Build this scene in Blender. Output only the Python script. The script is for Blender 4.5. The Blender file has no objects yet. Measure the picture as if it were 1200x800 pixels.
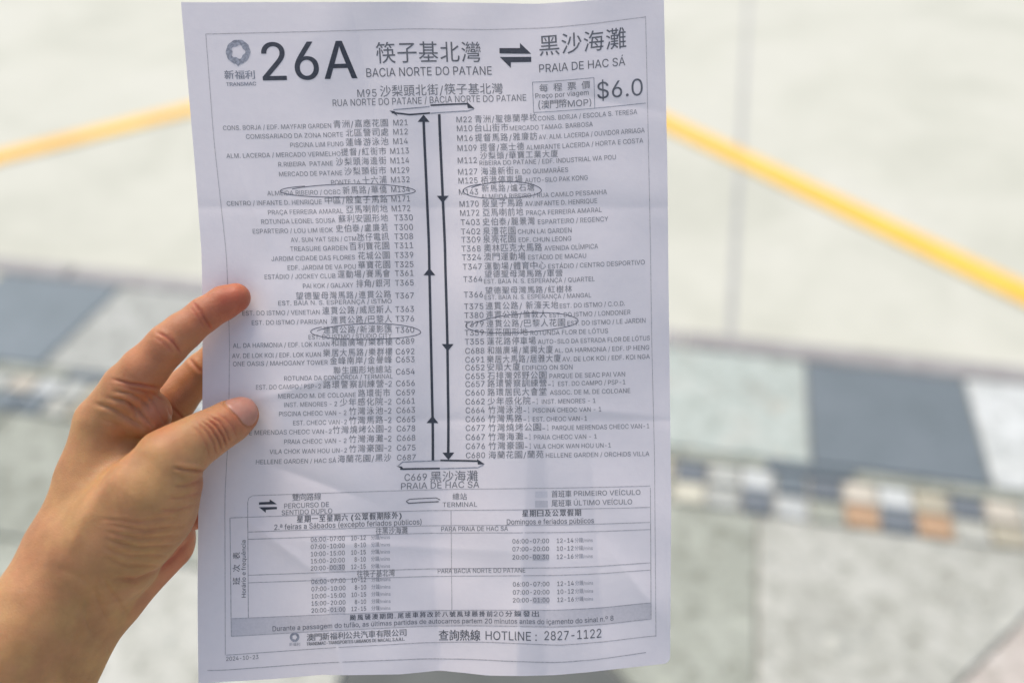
import bpy, bmesh, math, random
import numpy as np
from mathutils import Vector, Matrix
from mathutils.geometry import delaunay_2d_cdt, tessellate_polygon
random.seed(7); np.random.seed(7)
R = math.radians
sc = bpy.context.scene
C = sc.collection

# ------------------------------------------------------------------ camera, sky, sun, exposure
FPX, DIST = 1167.0, 0.434            # 35 mm lens (1200 px wide frame), distance to the sheet
CAM_H, PITCH, ROLL, YAW = 1.5, R(34), R(-0.5), R(12.2)
fwd0 = Vector((-math.sin(YAW), math.cos(YAW), 0)); rt0 = Vector((math.cos(YAW), math.sin(YAW), 0)); up = Vector((0, 0, 1))
FWD = fwd0 * math.cos(PITCH) - up * math.sin(PITCH)
UP0 = fwd0 * math.sin(PITCH) + up * math.cos(PITCH)
RT = rt0 * math.cos(ROLL) + UP0 * math.sin(ROLL)
UPV = -rt0 * math.sin(ROLL) + UP0 * math.cos(ROLL)
CAMPOS = Vector((0, 0, CAM_H))
ROT = Matrix((RT, UPV, -FWD)).transposed().to_4x4()
cd = bpy.data.cameras.new('camera'); cam = bpy.data.objects.new('camera', cd); C.objects.link(cam)
cam.matrix_world = Matrix.Translation(CAMPOS) @ ROT
cd.sensor_width = 36; cd.lens = 36 * FPX / 1200; cd.clip_start = 0.02; cd.clip_end = 500
cd.dof.use_dof = True; cd.dof.focus_distance = DIST; cd.dof.aperture_fstop = 3.5
sc.camera = cam

SUN_EL, SUN_AZ = R(66), R(-50)       # azimuth measured from +Y, towards -X is negative
world = bpy.data.worlds.new("World"); sc.world = world; world.use_nodes = True
nt = world.node_tree; bg = nt.nodes['Background']
sky = nt.nodes.new('ShaderNodeTexSky'); sky.sky_type = 'NISHITA'; sky.sun_disc = False
sky.sun_elevation = SUN_EL; sky.sun_rotation = SUN_AZ
sky.dust_density = 4.0; sky.ozone_density = 1.6; sky.air_density = 1.2
nt.links.new(sky.outputs[0], bg.inputs[0]); bg.inputs[1].default_value = 0.13
sd = bpy.data.lights.new('sun', 'SUN'); sun = bpy.data.objects.new('sun', sd); C.objects.link(sun)
sd.energy = 1.0; sd.angle = R(30); sd.color = (1.0, 0.95, 0.86)
sdir = Vector((math.sin(SUN_AZ) * math.cos(SUN_EL), math.cos(SUN_AZ) * math.cos(SUN_EL), math.sin(SUN_EL)))
sun.rotation_euler = sdir.to_track_quat('Z', 'Y').to_euler(); sun.location = (0, 0, 5)
vs = sc.view_settings; vs.view_transform = 'Standard'; vs.look = 'None'; vs.gamma = 1; vs.use_curve_mapping = False
vs.exposure = 0.66
sc.cycles.max_bounces = 8; sc.cycles.use_denoising = True

# ------------------------------------------------------------------ helpers
def tag(o, label=None, cat=None, group=None, kind=None):
    if label: o['label'] = label
    if cat: o['category'] = cat
    if group: o['group'] = group
    if kind: o['kind'] = kind
    return o

def mesh_obj(name, verts, faces, mat=None, parent=None, smooth=False):
    me = bpy.data.meshes.new(name); me.from_pydata([tuple(v) for v in verts], [], [tuple(f) for f in faces]); me.update()
    if mat: me.materials.append(mat)
    if smooth: me.polygons.foreach_set('use_smooth', [True] * len(me.polygons))
    o = bpy.data.objects.new(name, me); C.objects.link(o)
    if parent: o.parent = parent
    return o

class G:                             # tiny node-graph helper
    def __init__(s, name):
        s.m = bpy.data.materials.new(name); s.m.use_nodes = True; s.t = s.m.node_tree
        s.b = s.t.nodes['Principled BSDF']; s.out = s.t.nodes['Material Output']
        s.tc = s.t.nodes.new('ShaderNodeTexCoord')
    def n(s, ty, **kw):
        n = s.t.nodes.new(ty)
        for k, v in kw.items():
            if k in n.inputs: n.inputs[k].default_value = v
            else: setattr(n, k, v)
        return n
    def l(s, a, b): s.t.links.new(a, b)
    def noise(s, scale, detail=5, rough=.6, src='Object', dist=0):
        n = s.n('ShaderNodeTexNoise'); n.inputs['Scale'].default_value = scale; n.inputs['Detail'].default_value = detail
        n.inputs['Roughness'].default_value = rough; n.inputs['Distortion'].default_value = dist
        s.l(s.tc.outputs[src], n.inputs['Vector']); return n.outputs['Fac']
    def ramp(s, fac, stops):
        r = s.n('ShaderNodeValToRGB'); e = r.color_ramp.elements
        while len(e) < len(stops): e.new(.5)
        for i, (p, c) in enumerate(stops): e[i].position = p; e[i].color = (*c, 1)
        s.l(fac, r.inputs[0]); return r.outputs[0]
    def mix(s, a, b, fac, mode='MIX'):
        m = s.n('ShaderNodeMix', data_type='RGBA', blend_type=mode)
        for src, i in ((a, 6), (b, 7), (fac, 0)):
            if hasattr(src, 'is_output'): s.l(src, m.inputs[i])
            else: m.inputs[i].default_value = src if i == 0 else (*src, 1)
        return m.outputs[2]
    def bump(s, h, strength=.3, dist=.001):
        b = s.n('ShaderNodeBump'); b.inputs['Strength'].default_value = strength; b.inputs['Distance'].default_value = dist
        s.l(h, b.inputs['Height']); s.l(b.outputs[0], s.b.inputs['Normal'])

def stone(name, c1, c2, c3, scale=6, rough=.75, fine=.35, speck=None, grit=0):
    g = G(name)
    a = g.noise(scale, 6, .62, 'Generated' if False else 'Object', .6)
    col = g.ramp(a, [(.36, c1), (.5, c2), (.66, c3)])
    f = g.noise(scale * 9, 4, .7)
    col = g.mix(col, g.ramp(f, [(.35, tuple(x * .72 for x in c1)), (.6, c3)]), fine)
    if grit:                         # coarse granite flecks of a few centimetres
        gn = g.noise(19, 5, .75, dist=.4)
        col = g.mix(col, g.ramp(gn, [(.33, (.50, .50, .46)), (.45, (.92, .92, .90)), (.56, (1.0, 1.0, 1.0)), (.68, (1.22, 1.22, 1.18))]), grit, 'MULTIPLY')
    if speck:
        s2 = g.noise(scale * 2.6, 3, .5, dist=1.2)
        col = g.mix(col, speck, g.ramp(s2, [(.60, (0, 0, 0)), (.70, (.7, .7, .7))]))
    oi = g.n('ShaderNodeObjectInfo')
    col = g.mix(col, g.ramp(oi.outputs['Random'], [(0, (.88, .88, .88)), (1, (1.06, 1.06, 1.06))]), 1.0, 'MULTIPLY')
    g.l(col, g.b.inputs['Base Color']); g.b.inputs['Roughness'].default_value = rough
    g.bump(f, .5, .0015)
    return g.m

M = {}
M['road'] = stone('road_concrete', (.565, .56, .45), (.63, .62, .505), (.665, .65, .54), 1.6, .9, fine=.12)
M['joint'] = stone('joint_filler', (.33, .33, .30), (.40, .40, .37), (.46, .46, .42), 9, .95)
M['mortar'] = stone('mortar', (.28, .27, .23), (.36, .35, .30), (.42, .41, .36), 20, .95)
M['kerb'] = stone('kerb_granite', (.28, .262, .24), (.36, .338, .31), (.43, .41, .375), 14, .85)
M['pale'] = stone('pale_granite', (.36, .365, .32), (.45, .455, .40), (.53, .53, .475), 7, .8, speck=(.36, .36, .31), grit=1.0)
M['green'] = stone('greenish_marble', (.37, .39, .335), (.42, .475, .42), (.49, .505, .44), 5, .8, speck=(.45, .42, .33), grit=0.8)
M['white'] = stone('white_marble', (.46, .475, .435), (.55, .56, .52), (.62, .63, .59), 8, .75, speck=(.46, .46, .41), grit=0.8)
M['cream'] = stone('cream_stone', (.52, .49, .37), (.60, .57, .43), (.66, .63, .50), 8, .8)
M['slate'] = stone('blue_grey_slate', (.14, .17, .175), (.16, .192, .20), (.185, .215, .225), 5, .7)
M['slab_a'] = stone('grey_green_slab', (.285, .295, .235), (.35, .36, .29), (.415, .425, .35), 9, .85, grit=1.0)
M['slab_b'] = stone('light_grey_slab', (.40, .395, .33), (.495, .49, .415), (.56, .55, .475), 8, .85, speck=(.27, .275, .235), grit=1.0)
M['dark'] = stone('dark_basalt', (.085, .09, .08), (.105, .11, .098), (.13, .135, .12), 9, .8)
M['pink'] = stone('pinkish_slab', (.46, .40, .34), (.55, .49, .42), (.62, .57, .50), 9, .85, grit=1.0)
M['orange'] = stone('orange_stone', (.42, .26, .14), (.49, .31, .175), (.55, .37, .22), 20, .8)
M['tan'] = stone('tan_stone', (.38, .34, .24), (.46, .42, .30), (.53, .48, .36), 20, .8)
M['beige'] = stone('beige_stone', (.45, .41, .32), (.53, .48, .38), (.60, .54, .43), 20, .8)
M['bluechip'] = stone('dark_blue_stone', (.125, .142, .15), (.15, .17, .178), (.175, .195, .205), 20, .7)
g = G('yellow_road_paint')
a = g.noise(5, 6, .65)
wear = g.ramp(g.noise(38, 6, .7), [(.28, (.6, .6, .6)), (.38, (.08, .08, .08)), (.6, (0, 0, 0))])
g.l(g.mix(g.ramp(a, [(.3, (.80, .43, .045)), (.6, (.84, .52, .055))]), (.60, .56, .44), wear), g.b.inputs['Base Color']); g.b.inputs['Roughness'].default_value = .7
g.bump(g.noise(80), .3, .001); M['yellow'] = g.m

# ------------------------------------------------------------------ the ground
ROADZ = -0.12
def slab(name, poly, z, h, mat, parent, gap=.004, bev=.003):
    """one stone: polygon (counter-clockwise), top at z, chamfered edge"""
    c = Vector((sum(p[0] for p in poly) / len(poly), sum(p[1] for p in poly) / len(poly)))
    def inset(d):
        out = []; n = len(poly)
        for i in range(n):
            p0, p1, p2 = (Vector(poly[i - 1]), Vector(poly[i]), Vector(poly[(i + 1) % n]))
            e1 = (p1 - p0).normalized(); e2 = (p2 - p1).normalized()
            n1 = Vector((-e1.y, e1.x)); n2 = Vector((-e2.y, e2.x))
            b = (n1 + n2); b = b / max(.3, (1 + n1.dot(n2)))
            out.append(p1 + b * d)
        return out
    n = len(poly); A = inset(gap / 2); B = inset(gap / 2 + bev)
    V = [(p.x - c.x, p.y - c.y, -h) for p in A] + [(p.x - c.x, p.y - c.y, -bev) for p in A] + [(p.x - c.x, p.y - c.y, 0) for p in B]
    F = [tuple(range(2 * n, 3 * n))]
    for i in range(n):
        j = (i + 1) % n
        F += [(i, j, n + j, n + i), (n + i, n + j, 2 * n + j, 2 * n + i)]
    o = mesh_obj(name, V, F, mat, parent)
    o.location = (c.x, c.y, z + random.uniform(-.0008, .0008))
    return o
def rect(x0, y0, x1, y1): return [(x0, y0), (x1, y0), (x1, y1), (x0, y1)]

road = mesh_obj('road', [(-60, 2.33, ROADZ), (60, 2.33, ROADZ), (60, 90, ROADZ), (-60, 90, ROADZ)], [(0, 1, 2, 3)], M['road'])
tag(road, kind='structure')
def strip(name, pts, w, z, mat, parent):
    P = [Vector(p) for p in pts]; L = []; Rr = []
    for i, p in enumerate(P):
        d1 = (P[i] - P[i - 1]).normalized() if i else (P[1] - P[0]).normalized()
        d2 = (P[i + 1] - P[i]).normalized() if i < len(P) - 1 else d1
        n1 = Vector((-d1.y, d1.x)); n2 = Vector((-d2.y, d2.x)); b = (n1 + n2) / (1 + n1.dot(n2))
        L.append(p + b * w / 2); Rr.append(p - b * w / 2)
    n = len(P); V = [(p.x, p.y, z) for p in L] + [(p.x, p.y, z) for p in Rr]
    return mesh_obj(name, V, [(n + i, n + i + 1, i + 1, i) for i in range(n - 1)], mat, parent)
k = 1.08
strip('expansion_joint', [(.112, 2.34), (.112, 30)], .022, ROADZ + .003, M['joint'], road)
strip('painted_line', [(-5.0 * k, .05 * k + 0.1), (-2.6 * k, 3.0 * k), (-1.157 * k, 4.78 * k), (.92 * k, 2.70 * k), (1.16 * k, 2.46 * k)], .122, ROADZ + .007, M['yellow'], road)
# trim: keep the painted line on the road only
pl = bpy.data.objects['painted_line']
me = pl.data
for v in me.vertices:
    if v.co.y < 2.34: v.co.y = 2.34
me.vertices[0].co.x = me.vertices[5].co.x = -3.18

walk = mesh_obj('sidewalk', [(-30, -30, -.012), (30, -30, -.012), (30, 2.24, -.012), (-30, 2.24, -.012)], [(0, 1, 2, 3)], M['mortar'])
tag(walk, kind='structure')
kerb = tag(bpy.data.objects.new('kerb', None), kind='structure'); C.objects.link(kerb)
x = -4.62
while x < 4:
    slab('kerb_stone', rect(x, 2.242, x + .92, 2.33), 0.0, .14, M['kerb'], kerb, .006, .008); x += .92
# big square flags in a row along the kerb
P = .3915
row = {0: 'slate', -1: 'green', -2: 'white', -3: 'slate', -4: 'pale', -5: 'white', -6: 'slate', -7: 'cream', -8: 'pale', 1: 'white', 2: 'pale', 3: 'slate', 4: 'green'}
row[-3] = 'pale'; row[-5] = 'pale'; row[-4] = 'white'
for i in range(-9, 6):
    slab('paving_slab', rect(.299 + i * P, 1.822, .299 + (i + 1) * P, 2.236), 0, .03, M[row.get(i, 'pale')], walk, .006)
# low dark course between flags and mosaic, then two courses of small cubes
seq_hi = {0: 'bluechip', 1: 'pale', 2: 'white', 3: 'slate', 4: 'bluechip', 5: 'beige', 6: 'white', 7: 'tan', 8: 'bluechip', 9: 'beige', 10: 'pale'}
seq_lo = {0: 'cream', 1: 'pale', 2: 'bluechip', 3: 'white', 4: 'slab_a', 5: 'orange', 6: 'bluechip', 7: 'orange', 8: 'slab_b', 9: 'tan', 10: 'white'}
pool = ['pale', 'white', 'beige', 'tan', 'slab_b', 'slate', 'cream', 'slab_a', 'pale', 'slab_a', 'beige', 'pale', 'bluechip']
X0 = -.003; S = .0735
for j, (y1, y0) in enumerate(((1.782, 1.7085), (1.7085, 1.635))):
    for i in range(-42, 22):
        m = (seq_hi, seq_lo)[j].get(i) or random.choice(pool)
        if i in (-23, -22, -21) : m = ('white', 'slate')[j] if i == -22 else m
        q = [(a + random.uniform(-.0022, .0022), b + random.uniform(-.0022, .0022)) for a, b in rect(X0 + i * S, y0, X0 + (i + 1) * S, y1)]
        slab('mosaic_tile', q, .001, .03, M[m], walk, .009, .003)
for i in range(-14, 9):
    slab('edging_strip', rect(.299 + i * P * .5 - .1, 1.784, .299 + (i + 1) * P * .5 - .1, 1.820), 0, .03, M['slab_a' if i % 3 else 'slate'], walk, .005, .002)
# large slabs nearer the camera
y1 = 1.632
slab('paving_slab', [(.182, 1.19), (.475, 1.19), (.815, 1.617 + .0), (.827, y1), (.182, y1)], 0, .03, M['slab_b'], walk, .007)
slab('paving_slab', [(.475, 1.19), (1.05, 1.19), (1.05, y1), (.827, y1)], 0, .03, M['pink'], walk, .007)
slab('paving_slab', [(.475, 1.19), (.182, 1.19), (.182, .6), (.9, .6), (1.05, 1.19)][::-1], 0, .03, M['slab_b'], walk, .007)
slab('paving_slab', [(.182, .926), (.182, y1), (-.549, y1), (-.549, 1.30), (-.194, 1.30)], 0, .03, M['slab_a'], walk, .007)
slab('paving_slab', [(-.549, .6), (.182, .6), (.182, .926), (-.194, 1.30), (-.549, 1.30)], 0, .03, M['dark'], walk, .007)
slab('paving_slab', rect(-1.02, 1.25, -.549, y1), 0, .03, M['slab_a'], walk, .007)
slab('paving_slab', rect(-1.16, .6, -.549, 1.25), 0, .03, M['slab_b'], walk, .007)
slab('paving_slab', rect(-1.62, 1.25, -1.02, y1), 0, .03, M['slab_a'], walk, .007)
slab('paving_slab', rect(-2.22, 1.25, -1.62, y1), 0, .03, M['slab_a'], walk, .007)
slab('paving_slab', rect(-1.76, .6, -1.16, 1.25), 0, .03, M['slab_a'], walk, .007)
slab('paving_slab', rect(-2.82, 1.25, -2.22, y1), 0, .03, M['slab_b'], walk, .007)
slab('paving_slab', rect(1.05, .6, 1.65, y1), 0, .03, M['slab_b'], walk, .007)
for ix in range(-5, 4):
    for iy in range(-3, 1):
        slab('paving_slab', rect(ix * .6, iy * .6, ix * .6 + .6, iy * .6 + .6), 0, .03, M[('slab_a', 'slab_b', 'pink')[(ix * 3 + iy) % 3]], walk, .007)

# ------------------------------------------------------------------ the printed sheet
# page units: 2.689 units = 1 mm.  The sheet is limp, so its print runs on a warped grid.
PU = FPX / (DIST * 1000)             # page units per mm
def interp2(x, y, xs, ys, T):
    x = np.clip(x, xs[0], xs[-1]); y = np.clip(y, ys[0], ys[-1])
    xs = np.array(xs, float); ys = np.array(ys, float); T = np.array(T, float)
    def sm(a, k):
        i = np.clip(np.searchsorted(k, a) - 1, 0, len(k) - 2); t = (a - k[i]) / (k[i + 1] - k[i]); return i, t
    i, u = sm(x, xs); j, v = sm(y, ys)
    return (T[j, i] * (1 - u) + T[j, i + 1] * u) * (1 - v) + (T[j + 1, i] * (1 - u) + T[j + 1, i + 1] * u) * v
WX = [212, 262, 380, 500, 545, 590, 650, 700, 757, 786]
WY = [3, 40, 145, 320, 540, 600, 716, 760, 800]
WD = [[0, 0, -3, -6, -5.5, -5, -8, -13, -20, -24],
      [0, 0, -3, -6, -5.5, -5, -8, -13, -20, -24],
      [1, 0, -2.5, -6, -8.7, -9.2, -11.5, -15, -19.5, -22],
      [1, 0, -1.8, -4.4, -6, -6.7, -7.6, -9.6, -12.6, -14],
      [0, 0, -2.2, -5.2, -7, -7.5, -8.2, -9, -10, -11],
      [0, 0, -5, -9.5, -10, -10.3, -11, -12, -13, -14],
      [0, 0, -4.5, -9, -9.6, -10, -10.5, -13, -18.8, -20],
      [0, 0, -8, -14.5, -15, -14, -12, -15, -22, -24],
      [0, 0, -8.5, -12.8, -11.5, -8.3, -8, -12.5, -20.5, -24]]
# finely resampled and smoothed so the sheet curves instead of kinking
_fx = np.linspace(200, 800, 121); _fy = np.linspace(0, 810, 163)
_T = interp2(*np.meshgrid(_fx, _fy), WX, WY, WD)
def blur(T, n, ax):
    k = np.hanning(n + 2)[1:-1]; k /= k.sum(); p = n // 2
    T = np.pad(T, [(p, p) if a == ax else (0, 0) for a in (0, 1)], mode='edge')
    return np.apply_along_axis(lambda r: np.convolve(r, k, 'valid'), ax, T)
_T = blur(blur(_T, 9, 1), 11, 0)
LY = [-10, 40, 164, 300, 400, 500, 580, 767, 810]; LX = [238, 241, 250.5, 265.5, 269, 268, 263.5, 264, 264]
RY = [-10, 40, 135, 289, 415, 545, 744, 810]; RX = [755.5, 756.5, 758.7, 762, 763.8, 767, 768.5, 769]
_ly = np.linspace(-20, 820, 169)
_L = blur(np.interp(_ly, LY, LX)[None], 13, 1)[0]; _Rr = blur(np.interp(_ly, RY, RX)[None], 13, 1)[0]
def warp(X, Y):
    X = np.asarray(X, float); Y = np.asarray(Y, float)
    L = np.interp(Y, _ly, _L); Q = np.interp(Y, _ly, _Rr)
    return L + (X - 265) / 500 * (Q - L), Y + interp2(X, Y, _fx, _fy, _T)
def unwarp(x, y):
    X, Y = float(x), float(y)
    for _ in range(12):
        a, b = warp(X, Y); X += x - float(a); Y += y - float(b)
    return X, Y
def paper_z(x, y):                   # height of the sheet in mm, + towards the reader
    x = np.asarray(x, float); y = np.asarray(y, float)
    t = np.clip(y / 800, 0, 1); f = .45 + .75 * t
    z = f * (2.2 * np.exp(-((x - 395) / 55) ** 2) - 2.6 * np.exp(-((x - 512) / 38) ** 2) + 2.4 * np.exp(-((x - 610) / 48) ** 2))
    z -= 5.0 * np.clip((x - 640) / 146, 0, 1.2) ** 1.6 * (1.1 - .5 * t)
    z += -1.6 * np.exp(-np.sqrt((x - 640) ** 2 + 36) / 16) * (.5 + .6 * t)
    z += -.5 * np.exp(-np.sqrt((y - 492) ** 2 + 9) / 6) * np.clip((x - 330) / 60, 0, 1) - .35 * np.exp(-np.sqrt((y - 243) ** 2 + 9) / 7)
    z += .9 * np.exp(-((y - 385) / 60) ** 2) * np.exp(-((x - 700) / 120) ** 2) + .7 * np.sin(y / 83 + x / 140) * np.clip((x - 310) / 80, 0, 1)
    z += -1.3 * np.exp(-((x - 276) ** 2 + (y - 352) ** 2) / 24 ** 2) - 1.5 * np.exp(-((x - 282) ** 2 + (y - 490) ** 2) / 28 ** 2) + .9 * np.exp(-((x - 292) ** 2 + (y - 402) ** 2) / 24 ** 2)
    z += .6 * np.exp(-((x - 322) ** 2 / 20 ** 2 + (y - 345) ** 2 / 30 ** 2)) + .8 * np.exp(-((x - 328) ** 2 / 20 ** 2 + (y - 492) ** 2 / 34 ** 2))
    def fold(px, py, ang, amp, w, run):      # one soft crease starting at (px, py)
        u = (x - px) * np.cos(ang) + (y - py) * np.sin(ang); v = -(x - px) * np.sin(ang) + (y - py) * np.cos(ang)
        return amp * np.exp(-np.sqrt(v * v + 4) / w) * np.exp(-(u / run) ** 2)
    for q in ((515, 760, 1.50, -1.0, 14, 130), (400, 780, 1.35, 1.2, 16, 90), (610, 700, 1.62, 1.3, 18, 150), (700, 640, 1.50, -.9, 12, 120), (640, 200, 1.56, .8, 12, 160),
              (430, 90, 1.35, -.8, 14, 90), (560, 300, 1.66, .6, 12, 110), (330, 640, .65, .9, 10, 60), (345, 455, -.30, .8, 9, 60), (360, 560, .35, -.8, 9, 70), (720, 120, .2, -.6, 10, 60),
              (470, 640, .05, .5, 8, 120), (690, 480, .1, .5, 7, 90), (300, 250, 1.2, .7, 12, 70), (750, 690, .9, .9, 12, 50)):
        z = z + fold(*q)
    z += 1.2 * np.exp(-(((x - 330) / 45) ** 2 + ((y - 420) / 70) ** 2)) - 1.0 * np.exp(-(((x - 300) / 40) ** 2 + ((y - 590) / 60) ** 2))
    z *= 1.9
    z += .5 * np.sin((x * .8 + y * .6) / 31 + 1.7 * np.sin(x / 90)) * np.clip((x - 310) / 80, 0, 1) + .35 * np.sin((x * .5 - y) / 19 + 1.1 * np.sin(y / 70)) * np.clip((x - 300) / 80, 0, 1)
    z += .45 * np.sin(x / 21 + 1.3 * np.sin(y / 60)) * np.sin(y / 47 + 2) * np.clip((x - 300) / 60, 0, 1)
    return z
def to_local(x, y, z):               # page units + height (mm) -> metres in the sheet's frame
    x = np.asarray(x, float); y = np.asarray(y, float); z = np.asarray(z, float)
    s = (DIST * 1000 - z) / (DIST * 1000) / PU / 1000
    return np.stack([(x - 600) * s, (400 - y) * s, z / 1000 + 0 * x], -1)
def page(X, Y, lift=0.0):
    x, y = warp(X, Y); return to_local(x, y, paper_z(x, y) + lift)
FRAME = Matrix.Translation(CAMPOS + FWD * DIST) @ ROT

g = G('thin_copy_paper')
n1 = g.noise(1400, 4, .6); n2 = g.noise(220, 5, .6)
col = g.mix((.80, .735, .735), (.75, .685, .69), n2)
g.l(col, g.b.inputs['Base Color']); g.b.inputs['Roughness'].default_value = .85; g.b.inputs['Specular IOR Level'].default_value = .25
mm = g.mix(g.noise(300, 5, .7), g.noise(45, 3, .5), .6)
g.bump(mm, .5, .0006)
tr = g.n('ShaderNodeBsdfTranslucent'); g.l(col, tr.inputs[0])
ms = g.n('ShaderNodeMixShader'); ms.inputs[0].default_value = .22
g.l(g.b.outputs[0], ms.inputs[1]); g.l(tr.outputs[0], ms.inputs[2]); g.l(ms.outputs[0], g.out.inputs[0])
M['paper'] = g.m
def ink(name, c, rough=.6, patchy=.25, alpha=None):
    g = G(name); nn = g.noise(900, 3, .6)
    g.l(g.ramp(nn, [(.35, tuple(v * (1 - patchy * .4) for v in c)), (.65, tuple(min(.8, v * (1 + patchy) + patchy * .10) for v in c))]), g.b.inputs['Base Color'])
    g.b.inputs['Roughness'].default_value = rough; return g.m
M['ink_black'] = ink('toner_black', (.035, .036, .045), .5, .15)
M['ink_dark'] = ink('toner_dark_grey', (.10, .098, .105), .6, .3)
M['ink_mid'] = ink('toner_mid_grey', (.145, .14, .145), .6, .4)
M['ink_soft'] = ink('toner_soft_grey', (.24, .24, .265), .7, .4)
M['ink_line'] = ink('toner_hairline', (.36, .33, .33), .7, .3)
M['tint'] = ink('toner_tint', (.58, .53, .525), .8, .05)
M['tint_light'] = ink('toner_tint_light', (.66, .605, .60), .8, .04)
M['ink_stop'] = ink('toner_stop_names', (.17, .165, .17), .65, .5)
M['pen'] = ink('pen_ink', (.05, .05, .07), .4, .1)

# sheet outline: top and bottom edge and side margins
TOPX = [205, 262, 480, 560, 630, 680, 720, 757, 790]; TOPY = [3, 3, 2.5, 3.5, 5, 1.5, -1, -3, -5]
BOTX = [205, 245, 320, 377, 410, 470, 515, 545, 572, 610, 650, 690, 725, 783, 795]; BOTY = [802, 799.5, 795, 790, 790.5, 789.5, 785, 788, 791, 791.5, 790.5, 787, 783, 776.5, 775]
EY = [-10, 3, 200, 300, 425, 500, 581, 700, 800, 830]; EX = [211.5, 212, 229, 236.5, 237.5, 237, 232.5, 231.5, 232.5, 233]
FYY = [-10, 200, 308, 458, 588, 770, 830]; FXX = [777.8, 782.2, 783.2, 785, 786.6, 785.3, 785]
NX, NY = 270, 380
_yy = np.linspace(-20, 830, 171)
_E = blur(np.interp(_yy, EY, EX)[None], 11, 1)[0]; _F = blur(np.interp(_yy, FYY, FXX)[None], 11, 1)[0]
_xx = np.linspace(200, 800, 301)
_TT = blur(np.interp(_xx, TOPX, TOPY)[None], 15, 1)[0]; _BB = blur(np.interp(_xx, BOTX, BOTY)[None], 9, 1)[0]
V = []
for j in range(NY + 1):
    t = j / NY
    for i in range(NX + 1):
        s = i / NX
        x = 235 + s * 550; y = t * 800
        for _ in range(3):
            y0 = np.interp(x, _xx, _TT); y1 = np.interp(x, _xx, _BB)
            y = y0 + (y1 - y0) * t
            x0 = np.interp(y, _yy, _E); x1 = np.interp(y, _yy, _F)
            x = x0 + (x1 - x0) * s
        # rounded lower right corner
        dx = x - (x1 - 7); dy = y - (y1 - 7)
        if dx > 0 and dy > 0:
            r = max(dx, dy); q = math.hypot(dx, dy); x = x1 - 7 + dx * r / q; y = y1 - 7 + dy * r / q
        V.append((x, y))
V = np.array(V); VL = to_local(V[:, 0], V[:, 1], paper_z(V[:, 0], V[:, 1]))
F = [(a, a + NX + 1, a + NX + 2, a + 1) for j in range(NY) for a in range(j * (NX + 1), j * (NX + 1) + NX)]
sheet = mesh_obj('timetable_sheet', VL, F, M['paper'], None, True)
sheet.matrix_world = FRAME
tag(sheet, 'white printed bus route and timetable sheet 26A with pen-circled stops, held up by a hand', 'paper sheet')

LIFT = .13
def put(name, meshes, mat, label=None):
    """meshes: list of (verts Nx2 in flat page coords, faces) -> one printed part lying on the sheet"""
    Vs, Fs, k0 = [], [], 0
    for v, f in meshes:
        Vs.append(np.asarray(v, float)); Fs += [tuple(i + k0 for i in q) for q in f]; k0 += len(v)
    Vs = np.concatenate(Vs); Vl = [tuple(p) for p in Vs]; out = []
    for q in Fs:                     # anything large is cut small enough to follow the folds
        P_ = Vs[list(q)]
        if (P_.max(0) - P_.min(0)).max() < 7: out.append(q); continue
        tri = [q] if len(q) == 3 else [tuple(q[i] for i in t) for t in tessellate_polygon([[Vector((*p, 0)) for p in P_]])]
        while tri:
            t = tri.pop(); e = [math.dist(Vl[t[i]], Vl[t[(i + 1) % 3]]) for i in range(3)]; m_ = max(e)
            if m_ < 6: out.append(t); continue
            i = e.index(m_); a, b, c_ = t[i], t[(i + 1) % 3], t[(i + 2) % 3]
            Vl.append(((Vl[a][0] + Vl[b][0]) / 2, (Vl[a][1] + Vl[b][1]) / 2)); tri += [(a, len(Vl) - 1, c_), (len(Vl) - 1, b, c_)]
    Vs = np.array(Vl); Fs = out
    o = mesh_obj(name, page(Vs[:, 0], Vs[:, 1], LIFT), Fs, mat, sheet)
    if label: o['label'] = label
    return o
_font = None
try:                                 # Blender's own grotesque face; the built-in one if it is missing
    _font = bpy.data.fonts.load(bpy.utils.system_resource('DATAFILES') + '/fonts/Inter.woff2')
except Exception:
    pass
_cache = {}
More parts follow.
